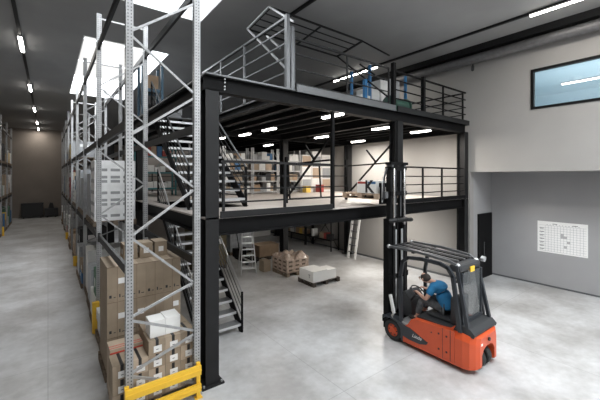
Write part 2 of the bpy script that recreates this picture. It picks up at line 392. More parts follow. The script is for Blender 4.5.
rail(5.56, 7.45, 11.4, Z2, (8.84, 9.95, 11.2), D2, 'black')
rail(3.9, 5.56, 10.2, (6.93, 6.7, 6.4, 6.1, 5.8), (7.4, 8.8, 10.15), D2, 'grey_steel', 'y')
rail(11.4, 5.7, 17, Z2, (8, 10, 12, 14, 16), D2, 'black', 'y')
rail(3.88, 7.3, 10.2, Z1, (7.3, 8.8, 10.2), D1, 'char', 'y')
rail(17.0, 2.4, 11.3, Z1, (4, 6, 8, 10), D1, 'char')
# upper corner posts
q = MZ().box(3.86, 3.94, 5.5, 5.58, D2, 6.97, 'grey_steel').done('corner_post'); q = MZ().box(3.98, 4.06, 5.5, 5.58, D2, 6.75, 'grey_steel').done('corner_post')
q = MZ().box(7.36, 7.46, 5.5, 5.6, D2, 6.72, 'black').done('corner_post')
q = MZ().box(8.78, 8.88, 5.5, 5.6, D2, 6.6, 'black').done('corner_post')
# pallet gates
def gate(x0, x1, D, lifted, label, m):
    t = thing('pallet_gate', label, 'gate', (x0, 5.6, D))
    W = x1 - x0; zp = 1.5 if lifted else 1.6
    def fr(pts_a, pts_b, n, name):
        g = MB(); A = Vector(pts_a); B = Vector(pts_b)
        for k in range(n + 1):
            p = A.lerp(B, k / n); q = .02 if k in (0, n) else .012; g.bar(p + Vector((.03, 0, 0)), p + Vector((W - .03, 0, 0)), q * 2, q * 2, m)
        for xx in (.03, W - .03, W / 2): g.bar(A + Vector((xx, 0, 0)), B + Vector((xx, 0, 0)), .035, .035, m)
        g.build(name, t)
    if lifted:
        fr((0, .0, .15), (0, .0, 1.1), 3, 'front_panel')
        fr((0, .94, 2.14), (0, 2.0, 2.0), 4, 'rear_panel')
        am = 'galv'; arms = [((0, 0, 1.45), (0, .94, 2.14)), ((0, .05, .35), (0, 2.0, 2.0)), ((0, .5, 1.05), (0, 1.05, 1.5)), ((-.01, .94, 2.14), (-.01, 2.0, 2.0))]
    else:
        fr((0, 1.62, .12), (0, 1.7, 1.05), 3, 'rear_panel')
        am = m; arms = [((0, .0, 1.62), (0, 1.65, .2)), ((0, .0, 1.1), (0, 1.65, 1.05)), ((0, .9, 1.5), (0, .55, 1.12))]
    for xx in (.0, W):
        for a, b in arms:
            MB().bar(Vector(a) + Vector((xx, 0, 0)), Vector(b) + Vector((xx, 0, 0)), .04, .04, am if xx == 0 else m).build('arm', t)
    if not lifted:
        for xx in (0, W):
            MB().box(xx - .035, xx + .035, -.12, -.05, 0, 2.2, m).build('guide_post', t)
            MB().box(xx - .03, xx + .03, 1.7, 1.77, 0, 1.25, m).build('guide_post', t)
gate(4.1, 7.3, D2, True, 'tilting pallet safety gate swung up at the upper deck edge', 'char')
gate(5.14, 7.42, D1, False, 'dark pallet safety gate at the lower deck, tilted behind the raised pallet', 'black')

# lights under the upper deck
for i, (x, y) in enumerate(((5.5, 8.8), (5.5, 5.9), (5.3, 12.0), (8.1, 9.3), (10.3, 9.5), (9.7, 6.2), (8.1, 6.5), (8.2, 13.2), (5.5, 10.4))):
    lb = ('second from the stair side', 'by the tall gate post', 'over the storage shelves', 'in the middle of the deck', 'near the right wall behind the braces', 'above the right-hand front railing', 'just left of the forklift mast top', 'at the back over the cabinets', 'just before the storage shelves')[i]
    lamp(x, y - .36, y + .36, 5.13, 'oval lamp under the upper deck, ' + lb, .14, power=(10, 12, 8, 18, 165, 115, 15, 14, 8)[i], name='deck_lamp')
for i, (x, y) in enumerate(((5.5, 8.8), (9.9, 8.0), (7.5, 13.6))):  # the one by the leaning ladder is added to brighten the right wall
    lamp(x, y - .42, y + .42, 2.66, 'lamp under the lower deck, ' + ('left of the white boxes', 'added near the leaning ladder to light the wall', 'at the very back')[i], .14, power=(16, 100, 12)[i], name='deck_lamp')

# ---------------------------------------------------------------- stairs
def stairs(x0, x1, y0, z0, rise, n, run, label):
    t = thing('staircase', label, 'stairs', (x0, y0, z0)); W = x1 - x0; L = n * run; H = n * rise
    for xx in (0, W):
        MB().bar((xx, -.02, .05), (xx, L - .02, H - .02), .02, .22, 'black').build('stringer', t)
    for k in range(n - 1):
        y = k * run; z = (k + 1) * rise
        g = MB().box(.012, W - .012, y, y + .26, z - .03, z, 'tread').box(.012, W - .012, y - .004, y, z - .055, z + .002, 'alu')
        g.build('tread', t)
    for xx in (-.02, W + .02):
        h = MB(); 
        for q, rr in ((.95, .022), (.74, .011), (.55, .011), (.36, .011), (.18, .011)):
            h.tube((xx, 0, q), (xx, L, H + q), rr, ('grey_steel' if z0 < 1 else 'char') if rr < .02 else ('alu' if z0 < 1 else 'grey_steel'), 8)
        h = h.build('handrail', t)
        for yy in (0, L / 2, L): MB().box(xx - .02, xx + .02, yy - .02, yy + .02, yy / L * H, yy / L * H + .95, 'black').build('baluster', h)
stairs(2.60, 3.60, 6.98, 0, 2.93 / 14, 14, .235, 'lower flight of black steel stairs rising from the concrete floor')
stairs(2.42, 3.76, 7.08, D1, 2.53 / 12, 12, .265, 'upper flight of black steel stairs between the two decks')

# ---------------------------------------------------------------- pallet rack rows
ZR = ((.71, 1.01), (.64, .21), (1.48, 1.08), (1.55, 1.88), (2.71, 1.88), (2.77, 3.42), (4.22, 3.47), (4.29, 4.95), (5.74, 5.04), (5.84, 6.52))
def upright(holes):
    m = MB(); w, dd, t = .05, .05, .006
    m.box(-w, w, -dd, -dd + t, 0, 7.5, 'galv').box(-w, -w + t, -dd, dd, 0, 7.5, 'galv').box(w - t, w, -dd, dd, 0, 7.5, 'galv')
    m.box(-w, -w + .025, dd - t, dd, 0, 7.5, 'galv').box(w - .025, w, dd - t, dd, 0, 7.5, 'galv')
    m.box(-.08, .08, -.07, .07, 0, .01, 'galv')
    if holes:
        for k in range(148):
            z = .1 + k * .05
            for xx in (-.022, .022): m.box(xx - .007, xx + .007, -dd - .0008, -dd + .001, z, z + .02, 'slot')
            m.box(-w - .0008, -w + .001, -.01, .01, z, z + .02, 'slot')
    return m
def rack(xf, xb, ks, label):
    t = thing('pallet_rack', label, 'pallet rack', (xf, 5.46 + 3.66 * ks[0], 0)); sx = 1 if xb > xf else -1; dx = xb - xf
    near = upright(True).build('upright', None); far = upright(False).build('upright', None)
    brs = []
    for a, b in ZR + ((7.4, 7.4),):
        brs.append(MB().bar((.05 * sx, 0, a), (dx - .05 * sx, 0, b), .035, .03, 'galv', (0, 1, 0)).build('brace'))
    bm = MB().box(-.025, .025, .055, 3.605, -.07, .07, 'char').box(-.03, .03, .05, .056, -.12, .1, 'char').box(-.03, .03, 3.604, 3.61, -.12, .1, 'char').build('load_beam')
    first = True
    for k in ks:
        y = (k - ks[0]) * 3.66
        f = bpy.data.objects.new('upright_frame', None); C.objects.link(f); f.parent = t; f.location = (0, y, 0)
        for xx in (0, dx):
            u = (near if k <= 1 else far).copy(); C.objects.link(u); u.parent = f; u.location = (xx, 0, 0)
        for b in brs:
            c = b.copy(); C.objects.link(c); c.parent = f
        if k < ks[-1]:
            for z in BZ:
                for xx in (0, dx):
                    c = bm.copy(); C.objects.link(c); c.parent = t; c.location = (xx, y, z)
                if z < 6:
                    pass
    for o in [near, far, bm] + brs: bpy.data.objects.remove(o)
    return t
BZ = (2.22, 4.45, 6.75)
rack(.96, 1.98, range(0, 9), 'tall galvanised pallet rack with black beams on the right of the aisle')
rack(-2.32, -3.34, range(4, 9), 'tall galvanised pallet rack with black beams left of the aisle')
# guards
t = thing('rack_end_guard', 'yellow two-rail steel guard across the near end of the rack', 'guard', (.88, 5.33, 0))
for z, h_ in ((.13, .12), (.40, .15)): MB().box(0, 1.12, -.05, 0, z, z + h_, 'yellow').box(.0, 1.12, -.062, -.05, z + h_ * .4, z + h_ * .6, 'yellow').build('rail', t)
for x in (.0, 1.06): MB().box(x, x + .06, 0, .05, 0, .58, 'yellow').box(x - .03, x + .09, -.03, .07, 0, .012, 'yellow').build('post', t)
ords = ('first', 'second', 'third', 'fourth', 'fifth', 'sixth', 'seventh', 'eighth', 'ninth')
for k in (1, 3, 5):
    g = MB().prism([(-.02, -.07), (.0, -.09), (0, .09), (-.02, .07), (-.14, .05), (-.14, -.05)], 'z', .012, .72 if k == 1 else .4, 'yellow').box(-.1, .0, -.09, .09, 0, .012, 'yellow').build('upright_guard', loc=(.955, 5.36 + 3.66 * k, 0))
    tag(g, 'yellow foot guard at the %s upright frame of the right rack' % ords[k], 'guard', None)
for k in (6,):
    g = MB().prism([(.02, -.07), (.0, -.09), (0, .09), (.02, .07), (.08, .05), (.08, -.05)], 'z', .012, .55, 'yellow').box(0, .1, -.09, .09, 0, .012, 'yellow').build('upright_guard', loc=(-2.245, 5.46 + 3.66 * k, 0))
    tag(g, 'yellow foot guard at the left rack', 'guard')

# ---------------------------------------------------------------- pallets and loads
def pallet_mesh(w, d, m):   # w in x, d in y
    p = MB()
    n = 6 if d > w else 6
    for k in range(5): a = k * (d - .12) / 4; p.box(0, w, a, a + .1 if 0 < k < 4 else a + .12, .122, .144, m)
    for x in (0, w / 2 - .05, w - .1): p.box(x, x + .1, 0, d, .10, .122, m)
    for x in (0, w / 2 - .06, w - .12):
        for y in (0, d / 2 - .07, d - .14): p.box(x, x + .12, y, y + .14, .022, .10, m)
        p.box(x, x + .12, 0, d, 0, .022, m)
    return p
PM = {}
def pallet(x, y, z, w, d, label, m='wood', group=None):
    key = (w, d, m)
    if key not in PM:
        o = pallet_mesh(w, d, m).build('pallet'); PM[key] = o.data
    else: o = bpy.data.objects.new('pallet', PM[key]); C.objects.link(o)
    o.location = (x, y, z); tag(o, label, 'pallet', group); return o
CM = {}
def carton(x, y, z, w, d, h, label, m='carton', group=None, style=0, rz=0, name='carton', cat='box'):
    key = (round(w, 3), round(d, 3), round(h, 3), m, style)
    if key not in CM:
        b = MB().box(0, w, 0, d, 0, h, m); e = .0015
        if style in (1, 3):       # black tape down the front + label
            b.box(w / 2 - .02, w / 2 + .025, -e, d, h, h + e, 'ink').box(w / 2 - .02, w / 2 + .025, -e, 0, h * .55, h + e, 'ink')
            b.box(w * .12 if style == 3 else w * .3, w * .62 if style == 3 else w * .8, -2 * e, 0, h * .12, h * .58, 'paper')
            b.box(w * .45, w * .6, -3 * e, 0, h * .3, h * .34, 'ink')
        if style in (2, 7):       # large carton, flap seam, symbols and label
            b.box(w / 2 - .004, w / 2 + .004, -e, 0, 0, h, 'carton_dark').box(0, w, -e, 0, h * .985, h, 'carton_dark')
            b.box(w * .1, w * .22, -e, 0, h * .12, h * .2, 'ink').box(w * .32, w * .42, -e, 0, h * .12, h * .14, 'ink').box(w * .6, w * .66, -e, 0, h * .11, h * .2, 'ink').box(w * .74, w * .9, -e, 0, h * .11, h * .13, 'ink')
            if style == 2: b.box(w * .55, w * .88, -e, 0, h * .5, h * .66, 'paper')
            b.box(w / 2 - .03, w / 2 + .03, 0, d, h, h + e, 'carton_light')
        if style == 4:       # red stripes
            for yy in (.1, .32): b.box(-e, w + e, d * yy, d * yy + .02, h, h + e, 'red')
            b.box(-e, w + e, -e, 0, h * .7, h * .8, 'red').box(-e, w + e, -e, 0, h * .25, h * .35, 'red')
        if style == 5:
            b.box(w * .3, w * .7, -e, 0, h * .3, h * .65, 'paper').box(-e, 0, d * .3, d * .6, h * .3, h * .65, 'paper')
        if style == 6:      # white stretch-wrapped crates with dark handle windows
            for r_ in range(5):
                for c_ in range(3):
                    for q_ in range(2 if r_ % 2 else 1):
                        b.box(w * (.07 + .31 * c_), w * (.30 + .31 * c_), -e, 0, h * (.06 + .19 * r_ + .07 * q_), h * (.105 + .19 * r_ + .07 * q_), 'c_grey')
            for r_ in range(5):
                for c_ in range(4): b.box(-e, 0, d * (.06 + .24 * c_), d * (.22 + .24 * c_), h * (.06 + .19 * r_), h * (.12 + .19 * r_), 'c_grey')
        o = b.build(name); CM[key] = o.data
    else: o = bpy.data.objects.new(name, CM[key]); C.objects.link(o)
    o.location = (x, y, z); o.rotation_euler.z = rz; tag(o, label, cat, group); return o

# bay one, floor level: small taped cartons
pallet(.80, 5.58, 0, 1.2, .8, 'wooden pallet under the small taped cartons behind the yellow guard')
for c in range(5):
    for r in range(4 if c >= 2 else 3):
        x = .76 + c * .25; z = .145 + r * .225
        pos = 'column %s of five' % ('one', 'two', 'three', 'four', 'five')[c]
        carton(x, 5.57, z, .245, .40, .222, 'small black-taped brown carton, %s column from the left, %s layer' % (('first', 'second', 'third', 'fourth', 'fifth')[c], ('lowest', 'second', 'third', 'top')[r]), 'carton' if (c + r) % 3 else 'carton_light', 'small taped cartons behind the yellow guard', 1)
for c in range(2):
    for r in range(4):
        carton(1.28 + c * .365, 5.98, .145 + r * .225, .36, .38, .222, 'plain brown carton behind the small taped cartons, %s of two, %s layer' % (('left', 'right')[c], ('lowest', 'second', 'third', 'top')[r]), 'carton', 'plain cartons behind the taped cartons')
for r in range(3): carton(.78, 5.98, .145 + r * .25, .48, .34, .245, 'long brown carton banded with red tape, %s of three' % ('lowest', 'middle', 'topmost')[r], 'carton_light', 'red-taped cartons', 4)
carton(1.30, 5.66, 1.047, .235, .30, .26, 'small white box on the taped cartons, left one', 'white', 'white boxes on the brown cartons')
carton(1.54, 5.66, 1.047, .235, .32, .27, 'small white box on the taped cartons, right one', 'white', 'white boxes on the brown cartons', 0, R(0))
# tall stack
pallet(.80, 6.72, 0, 1.28, 1.0, 'wooden pallet under the tall stack of large brown cartons')
for c in range(4):
    for r in range(3):
        carton(.83 + c * .32, 6.70, .145 + r * .63, .317, 1.0, .627, 'large brown carton in the tall stack, %s from the left, %s layer' % (('first', 'second', 'third', 'fourth')[c], ('bottom', 'middle', 'top')[r]), 'carton', 'tall stack of large brown cartons', 2 if (c, r) in ((0, 1), (1, 1), (3, 1), (0, 2), (2, 0)) else 7)
for c in range(3): carton(1.16 + c * .28, 7.1, 2.037, .24, .4, .29, 'brown carton with white label standing on the tall stack, %s' % ('left one', 'middle one', 'right one')[c], 'carton', 'cartons on top of the tall stack', 5)
# white wrapped stack, bay two, first beam level
def wplace(k, lvl, side='right'): return '%s bay of %s rack, %s' % (ords[k], side, ('floor level', 'first beam', 'second beam', 'top beam')[lvl])
cols = ['c_white', 'c_white', 'c_grey', 'c_black', 'wrap', 'c_brown', 'wrap', 'c_tan', 'c_white', 'carton', 'wrapgrey', 'c_red', 'c_blue', 'c_green', 'c_yellow', 'wrap']
cname = dict(c_white='white', c_brown='brown', c_grey='grey', c_black='black', wrap='white stretch-wrapped', c_tan='tan', carton='brown cardboard', wrapgrey='grey stretch-wrapped', c_red='red', c_blue='blue', c_green='green', c_yellow='yellow', wrapbrown='shiny wrapped brown')
def load(x, y, z, W, D, H, place, j, mm=None):
    """a pallet with cartons or one wrapped block on it"""
    nth = ('first', 'second', 'third', 'fourth')[j]
    pallet(x, y, z, W, D, '%s wooden pallet, %s' % (nth, place))
    m = mm or random.choice(cols)
    if m in ('wrap', 'wrapgrey'):
        carton(x + .03, y + .02, z + .145, W - .06, D - .04, H, '%s load, %s pallet, %s' % (cname[m], nth, place), m, None, 6 if m == 'wrap' else 0, 0, 'wrapped_load', 'load')
    else:
        rows = random.choice((1, 2, 2)); h = H / rows
        for r in range(rows):
            m2 = m if random.random() < .6 else random.choice([c for c in cols if 'wrap' not in c])
            for c in range(2):
                if r == rows - 1 and random.random() < .2: continue
                carton(x + .02 + random.uniform(0, .03), y + .02 + c * (D / 2 - .01), z + .146 + r * h, W - .08, D / 2 - .03, h - .004, '%s box, %s %s, %s pallet, %s' % (cname[m2], ('near', 'far')[c], ('bottom', 'upper')[r], nth, place), m2, 'boxes on the %s pallet in the %s' % (nth, place), random.choice((0, 5)))
# rest of bay one, floor
load(.86, 7.98, 0, 1.12, .9, .5, wplace(0, 0), 3, 'c_white')
PW = 1.15
for k in range(1, 8):
    y = 5.46 + 3.66 * k
    for lvl, z in enumerate((0, 2.292, 4.522)):
        n = 3
        for j in range(n):
            yy = y + .10 + j * 1.18
            if lvl == 0:
                if k == 1: load(.86 + .03 * j, yy, z, 1.08, 1.0, (1.25, 1.0, 1.3)[j], wplace(k, lvl), j, ('c_white', 'wrapgrey', 'c_white')[j])
                else: load(.84 + random.uniform(0, .12), yy, z, random.uniform(.95, 1.08), 1.0, random.uniform(.5, 1.5), wplace(k, lvl), j)
            if lvl == 1:
                if k == 1:
                    if j == 1: load(.965, yy, z, 1.06, 1.0, 1.66, wplace(k, lvl), j, 'wrap')
                    if j == 2: load(.965, yy, z, 1.05, 1.0, 1.3, wplace(k, lvl), j, 'wrapgrey')
                else: load(.965, yy, z, 1.04, 1.0, random.uniform(.8, 1.6), wplace(k, lvl), j, 'wrapgrey' if k == 2 else None)
            if lvl == 2 and k >= 4 and random.random() < .6: load(.965, yy, z, 1.04, 1.0, random.uniform(.5, .9), wplace(k, lvl), j)
for k in range(5, 8):
    y = 5.46 + 3.66 * k
    for lvl, z in enumerate((0, 2.292, 4.522)):
        for j in range(3):
            load(-3.42, y + .1 + j * 1.18, z, PW, 1.0, random.uniform(.6, 1.4), wplace(k, lvl, 'left'), j)
# black bins at the end wall
t = thing('waste_container', 'wide black container against the end wall of the aisle', 'container', (-1.1, 37.9, 0))
MB().box(-.75, .75, -.4, .4, .08, 1.25, 'ink').box(-.78, .78, -.43, .43, 1.25, 1.32, 'ink').build('tub', t); MB().tube((-.6, -.3, 0), (-.6, -.3, .1), .05, 'rubber').tube((.6, -.3, 0), (.6, -.3, .1), .05, 'rubber').build('castor', t)
t = thing('black_machine', 'low black cleaning machine with a raised middle at the end wall', 'machine', (.25, 37.9, 0))
MB().box(-.5, .5, -.4, .4, .05, .8, 'ink').prism([(-.25, .8), (.2, .8), (.1, 1.25), (-.1, 1.3)], 'y', -.3, .3, 'ink').build('housing', t, bevel=.03); MB().tube((-.3, -.35, .07), (-.3, -.42, .07), .07, 'rubber').tube((.3, -.35, .07), (.3, -.42, .07), .07, 'rubber').build('wheel', t)

# ---------------------------------------------------------------- ground floor under the mezzanine
pallet(6.93, 8.34, 0, 1.2, .85, 'dark pallet carrying the white boxes on the concrete floor', 'wood_dark')
b = carton(6.93, 8.36, .145, .62, .74, .36, 'large white box on the dark pallet', 'white'); text('T', .17, 'ink', b, (-.003, .2, .17), (R(90), 0, R(-90)), 'printed_letter')
carton(7.56, 8.37, .145, .42, .5, .32, 'smaller white box beside the larger one on the dark pallet', 'white')
pallet(6.88, 9.78, 0, 1.0, .98, 'pallet under the film-wrapped crates by the black column', 'wood')
m = MB(); 
import itertools
n = 10; prof = []
for j in range(n + 1):
    for i in range(n + 1):
        u, v = i / n, j / n; e = min(u, 1 - u, v, 1 - v)
        prof.append((6.88 + u * 1.0, 9.78 + v * .98, .145 + .52 + .12 * math.sin(u * 9 + 1) * math.sin(v * 7) + (.05 if e > .05 else -.06) + random.uniform(-.03, .03)))
base = [(x, y, .146) for x, y, z in prof]
N = n + 1; vs = [(x - 6.88, y - 9.78, z) for x, y, z in prof + base]; K = N * N
fs = [(j * N + i, j * N + i + 1, (j + 1) * N + i + 1, (j + 1) * N + i) for j in range(n) for i in range(n)]
for i in range(n):
    fs += [(i, K + i, K + i + 1, i + 1), (n * N + i + 1, K + n * N + i + 1, K + n * N + i, n * N + i), ((i + 1) * N, K + (i + 1) * N, K + i * N, i * N), (i * N + n, K + i * N + n, K + (i + 1) * N + n, (i + 1) * N + n)]
m.add(vs, fs, 'wrapbrown'); M['handle_hole'] = mat('crate_opening', (.12, .09, .07), .8)
for r_ in range(3):
    for c_ in range(3): m.box(-.004, .0, .08 + c_ * .3, .24 + c_ * .3, .2 + r_ * .15, .26 + r_ * .15, 'handle_hole'); m.box(.08 + c_ * .3, .24 + c_ * .3, -.004, 0, .2 + r_ * .15, .26 + r_ * .15, 'handle_hole')
o = m.build('wrapped_crates', loc=(6.88, 9.78, 0)); tag(o, 'shrink-wrapped heap of brown crates on a pallet before the black column', 'load')
carton(6.55, 10.85, 0, .3, .35, .42, 'small reddish brown box on the floor left of the wrapped crates', 'carton')
# step ladder
def stepladder(loc, rz, label, h=2.0):
    t = thing('step_ladder', label, 'ladder', loc, rz)
    for s in (-1, 1):
        MB().bar((s * .28, -.45, 0), (s * .18, 0, h), .03, .07, 'alu').build('front_rail', t); MB().bar((s * .28, .45, 0), (s * .18, .04, h), .03, .05, 'alu').build('rear_leg', t)
    for k in range(1, 8):
        f_ = k / 8; MB().box(-.27 + .1 * f_, .27 - .1 * f_, -.5 + .45 * f_, -.38 + .45 * f_, h * f_ - .015, h * f_ + .015, 'alu').build('rung', t)
    MB().box(-.2, .2, -.08, .1, h, h + .03, 'alu').build('platform', t)
stepladder((6.1, 11.35, 0), R(-20), 'aluminium step ladder standing under the mezzanine beyond the stairs', 1.8)
t = thing('leaning_ladder', 'pale ladder with wide treads leaning near the right wall', 'ladder', (10.75, 10.1, 0))
for y in (0, .42): MB().bar((0, y, 0), (.42, y, 2.4), .05, .11, 'white', (0, 1, 0)).build('side_rail', t)
for k in range(1, 8): MB().box(.42 * k / 8 - .06, .42 * k / 8 + .06, .02, .40, 2.4 * k / 8 - .015, 2.4 * k / 8 + .015, 'grey_steel').build('rung', t)
# shelving by right wall (ground) and shelves on level one
def shelf(loc, W, Dp, H, levels, label, m, rz=0, braces=True):
    t = thing('shelving_unit', label, 'shelving', loc, rz)
    for x in (0, W - .05):
        for y in (0, Dp - .05): MB().box(x, x + .05, y, y + .05, 0, H, m).build('post', t)
    for z in levels: MB().box(0.0, W, .052, Dp - .052, z - .03, z, m).box(.05, W - .05, .01, .05, z - .06, z, m).build('shelf', t)
    if braces: MB().bar((.03, Dp - .02, .1), (W - .03, Dp - .02, H - .1), .012, .03, m, (0, 1, 0)).bar((W - .03, Dp - .045, .1), (.03, Dp - .045, H - .1), .012, .03, m, (0, 1, 0)).build('brace', t)
    return t
def fill(loc, W, Dp, levels, hmax, where, rz=0, dens=.85, pal=None, lim=10):
    ca, sa = math.cos(rz), math.sin(rz); pal = pal or [c for c in cols if 'wrap' not in c]
    for li, z in enumerate(levels):
        x = .07; ct = -1
        while x < W - .3:
            w = random.choice((.14, .2, .26, .32)); h = random.uniform(.4, .95) * hmax; d = min(Dp - .14, .34)
            if random.random() < dens:
                mm = random.choice(pal); lx, ly = x, .06; ct += 1
                carton(loc[0] + lx * ca - ly * sa, loc[1] + lx * sa + ly * ca, loc[2] + z + .001, w - .015, d, h, '%s box, %s from left, %s shelf, %s' % (cname[mm], (ords + ('tenth', 'eleventh', 'twelfth'))[ct], ('lowest', 'second', 'third', 'fourth', 'fifth')[li], where), mm, 'boxes on the %s shelf of the %s' % (('lowest', 'second', 'third', 'fourth', 'fifth')[li], where), 0, rz)
            x += w
lv = (.55, 1.45, 2.2)
for i, y in enumerate((15.9, 13.85)):
    loc = (10.95, y, 0)
    shelf(loc, 2.0, .55, 2.35, lv, 'dark shelving along the right wall at ground level, %s unit' % ('far', 'near')[i], 'char', R(-90))
    fill(loc, 2.0, .55, lv[:2], .4, '%s dark shelving by right wall' % ('far', 'near')[i], R(-90), .6)
M['olive_box'] = M['olive']
t = thing('covered_crate', 'big olive brown crate with a white label behind the stairs', 'crate', (4.45, 12.2, 0), R(5))
MB().box(0, 1.25, 0, 1.1, .12, 1.75, 'olive').build('crate_body', t); MB().box(.8, 1.05, -.004, 0, 1.0, 1.2, 'paper').build('label_sheet', t); MB().box(0, .12, 0, 1.1, 0, .12, 'wood_dark').box(.56, .68, 0, 1.1, 0, .12, 'wood_dark').box(1.13, 1.25, 0, 1.1, 0, .12, 'wood_dark').build('skid', t)
pallet(6.7, 14.1, 0, 1.2, 1.0, 'pallet under the grey wrapped load behind the step ladder'); carton(6.72, 14.12, .145, 1.15, .95, 1.5, 'tall grey film-wrapped load behind the step ladder', 'wrapgrey', None, 0, 0, 'wrapped_load', 'load')
pallet(7.25, 12.4, 0, 1.1, .8, 'dark pallet on the floor beyond the step ladder', 'wood_dark'); carton(7.28, 12.42, .145, 1.0, .7, .5, 'low dark brown load on the floor beyond the step ladder', 'carton_dark')
t = thing('hand_pallet_truck', 'dark hand pallet truck standing by the step ladder', 'pallet truck', (6.75, 13.0, 0), R(0))
for s in (-1, 1): MB().box(s * .2 - .08, s * .2 + .08, -.9, .2, .09, .14, 'black').tube((s * .2 - .05, -.8, .05), (s * .2 + .05, -.8, .05), .05, 'rubber').build('fork', t)
MB().box(-.28, .28, .15, .38, .14, .5, 'black').tube((-.1, .28, .1), (.1, .28, .1), .1, 'rubber', 14).box(-.05, .05, .22, .3, .08, .2, 'black').build('pump_body', t); MB().tube((0, .3, .45), (0, .55, 1.15), .02, 'black').tube((-.16, .56, 1.18), (.16, .56, 1.18), .018, 'black').build('tow_handle', t)
t = thing('white_cabinet', 'low white cabinet far back under the mezzanine', 'cabinet', (9.3, 17.6, 0))
MB().box(0, 1.8, 0, .6, 0, 1.0, 'white').build('cabinet_body', t); MB().box(.03, .88, -.02, 0, .05, .95, 'white').build('door', t); MB().box(.92, 1.77, -.02, 0, .05, .95, 'white').build('door', t)
carton(8.05, 17.3, 0, .9, .8, 1.7, 'dark reddish tall box at the back left of the white cabinet', 'c_brown')
# shelving on the lower deck
lv = (.1, .55, 1.0, 1.45)
for i in range(4):
    x = 4.3 + i * 1.27; loc = (x, 12.2, D1); nm = ('left end', 'second', 'third', 'right end')[i]
    shelf(loc, 1.24, .5, 1.95, lv, 'galvanised storage shelf on the lower deck, %s of the row' % nm, 'galv')
    fill(loc, 1.24, .5, lv, .36, '%s storage unit on lower deck' % nm, 0, .85, ['c_white', 'c_white', 'c_grey', 'c_black', 'c_tan', 'c_blue', 'c_brown', 'carton'])
for i in range(3):
    t = thing('tall_cabinet', 'white tall cabinet on the lower deck, %s' % ('next to the shelves', 'middle of three', 'nearest the right wall')[i], 'cabinet', (9.42 + i * .62, 12.2, D1))
    MB().box(0, .58, 0, .5, 0, (1.75, 1.95, 1.8)[i], 'white').build('cabinet_body', t)
    for z in (.1, .65, 1.2): MB().box(.04, .54, -.015, 0, z, z + .5, ('c_grey', 'c_white', 'c_tan')[int(z * 2 + i) % 3]).build('drawer', t)
carton(9.3, 11.7, D1, .25, .3, .3, 'yellow box in front of the tall cabinets on the lower deck', 'c_yellow')
carton(10.1, 11.7, D1, .25, .3, .35, 'red box in front of the tall cabinets on the lower deck', 'c_red')
carton(4.6, 10.9, D1, .06, .06, .8, 'yellow marker post at the head of the lower stairs', 'c_yellow', None, 0, 0, 'marker_post', 'post')

# upper deck: blue rack, boxes, drum
def bluerack(loc, W, Dp, H, label, lv, pm='blue'):
    t = thing('blue_rack', label, 'rack', loc)
    for x in (0, W - .07):
        for y in (0, Dp - .07): MB().box(x, x + .07, y, y + .07, 0, H, pm).build('post', t)
    for z in lv: MB().box(.09, W - .09, .02, .07, z - .1, z, pm).box(.09, W - .09, Dp - .07, Dp - .02, z - .1, z, pm).box(0.09, W - .09, .07, Dp - .07, z - .03, z, 'char').build('beam', t)
bluerack((7.45, 6.4, D2), 1.8, .8, 1.45, 'blue storage rack with white boxes on the upper deck behind the rail', (.3,))
pl = ((7.58, .42, 'c_white', .55), (8.05, .4, 'c_white', .85), (8.5, .5, 'c_grey', .95))
for i, (x, w_, mm, h) in enumerate(pl): carton(x, 6.5, D2 + .301, w_, .55, h, '%s box in the blue rack on the upper deck, %s' % (cname[mm], ('left', 'middle', 'right')[i]), mm)
for i, (x, y, h) in enumerate(((6.45, 6.3, .42), (6.95, 6.3, .5), (6.75, 6.9, .6))): carton(x, y, D2, .4, .4, h, ('bright white box', 'low white box', 'tall white box')[i] + ' on the upper deck by the blue post', 'white')
o = MB().box(-.045, .045, -.045, .045, 0, .85, 'blue').box(-.1, .1, -.1, .1, 0, .02, 'blue').build('blue_post', loc=(6.9, 6.1, D2)); tag(o, 'short bright blue post on the upper deck near the white boxes', 'post')
t = thing('cable_drum', 'dark green drum lying on the upper deck behind the railing', 'drum', (8.15, 5.98, D2 + .26))
MB().tube((-.38, 0, 0), (-.34, 0, 0), .26, 'green', 24).build('flange', t); MB().tube((.34, 0, 0), (.38, 0, 0), .26, 'green', 24).build('flange', t); MB().tube((-.34, 0, 0), (.34, 0, 0), .2, 'green', 24).build('core', t)
bluerack((2.20, 10.6, D2), .62, .6, 1.6, 'blue storage rack at the left edge of the upper deck', (.85,), 'navy')
carton(2.34, 10.7, D2 + .851, .36, .4, .42, 'dark brown carton in the left blue rack', 'carton_dark')
for i, (mm, w_, h) in enumerate((('c_black', .5, .7), ('c_grey', .6, .5), ('c_black', .5, .8))): carton(2.6 + i * .65, 12.2, D2, w_, .6, h, '%s crate on the left rear of the upper deck, %s' % (cname[mm], ('first', 'second', 'third')[i]), mm)
# lower deck goods seen between stairs and rack
shelf((2.5, 13.2, D1), 1.5, .5, 1.9, (.3, .9, 1.5), 'teal shelf behind the head of the stairs on the lower deck', 'teal'); fill((2.5, 13.2, D1), 1.5, .5, (.3, .9, 1.5), .4, 'teal unit behind the stairs', 0, .9, ['c_red', 'c_white', 'c_blue', 'c_tan', 'c_white'])

# ---------------------------------------------------------------- forklift
fk = thing('forklift', 'orange and grey counterbalance forklift with raised mast on the concrete floor', 'forklift', (6.63, 3.70, 0))
b = MB()
side = [(.62, .09), (.62, .40), (.50, .50), (.42, .63), (.30, .67), (-.10, .69), (-.52, .72), (-.52, .09)]
b.prism(side, 'x', -.53, .53, 'orange').build('chassis', fk, bevel=.025)
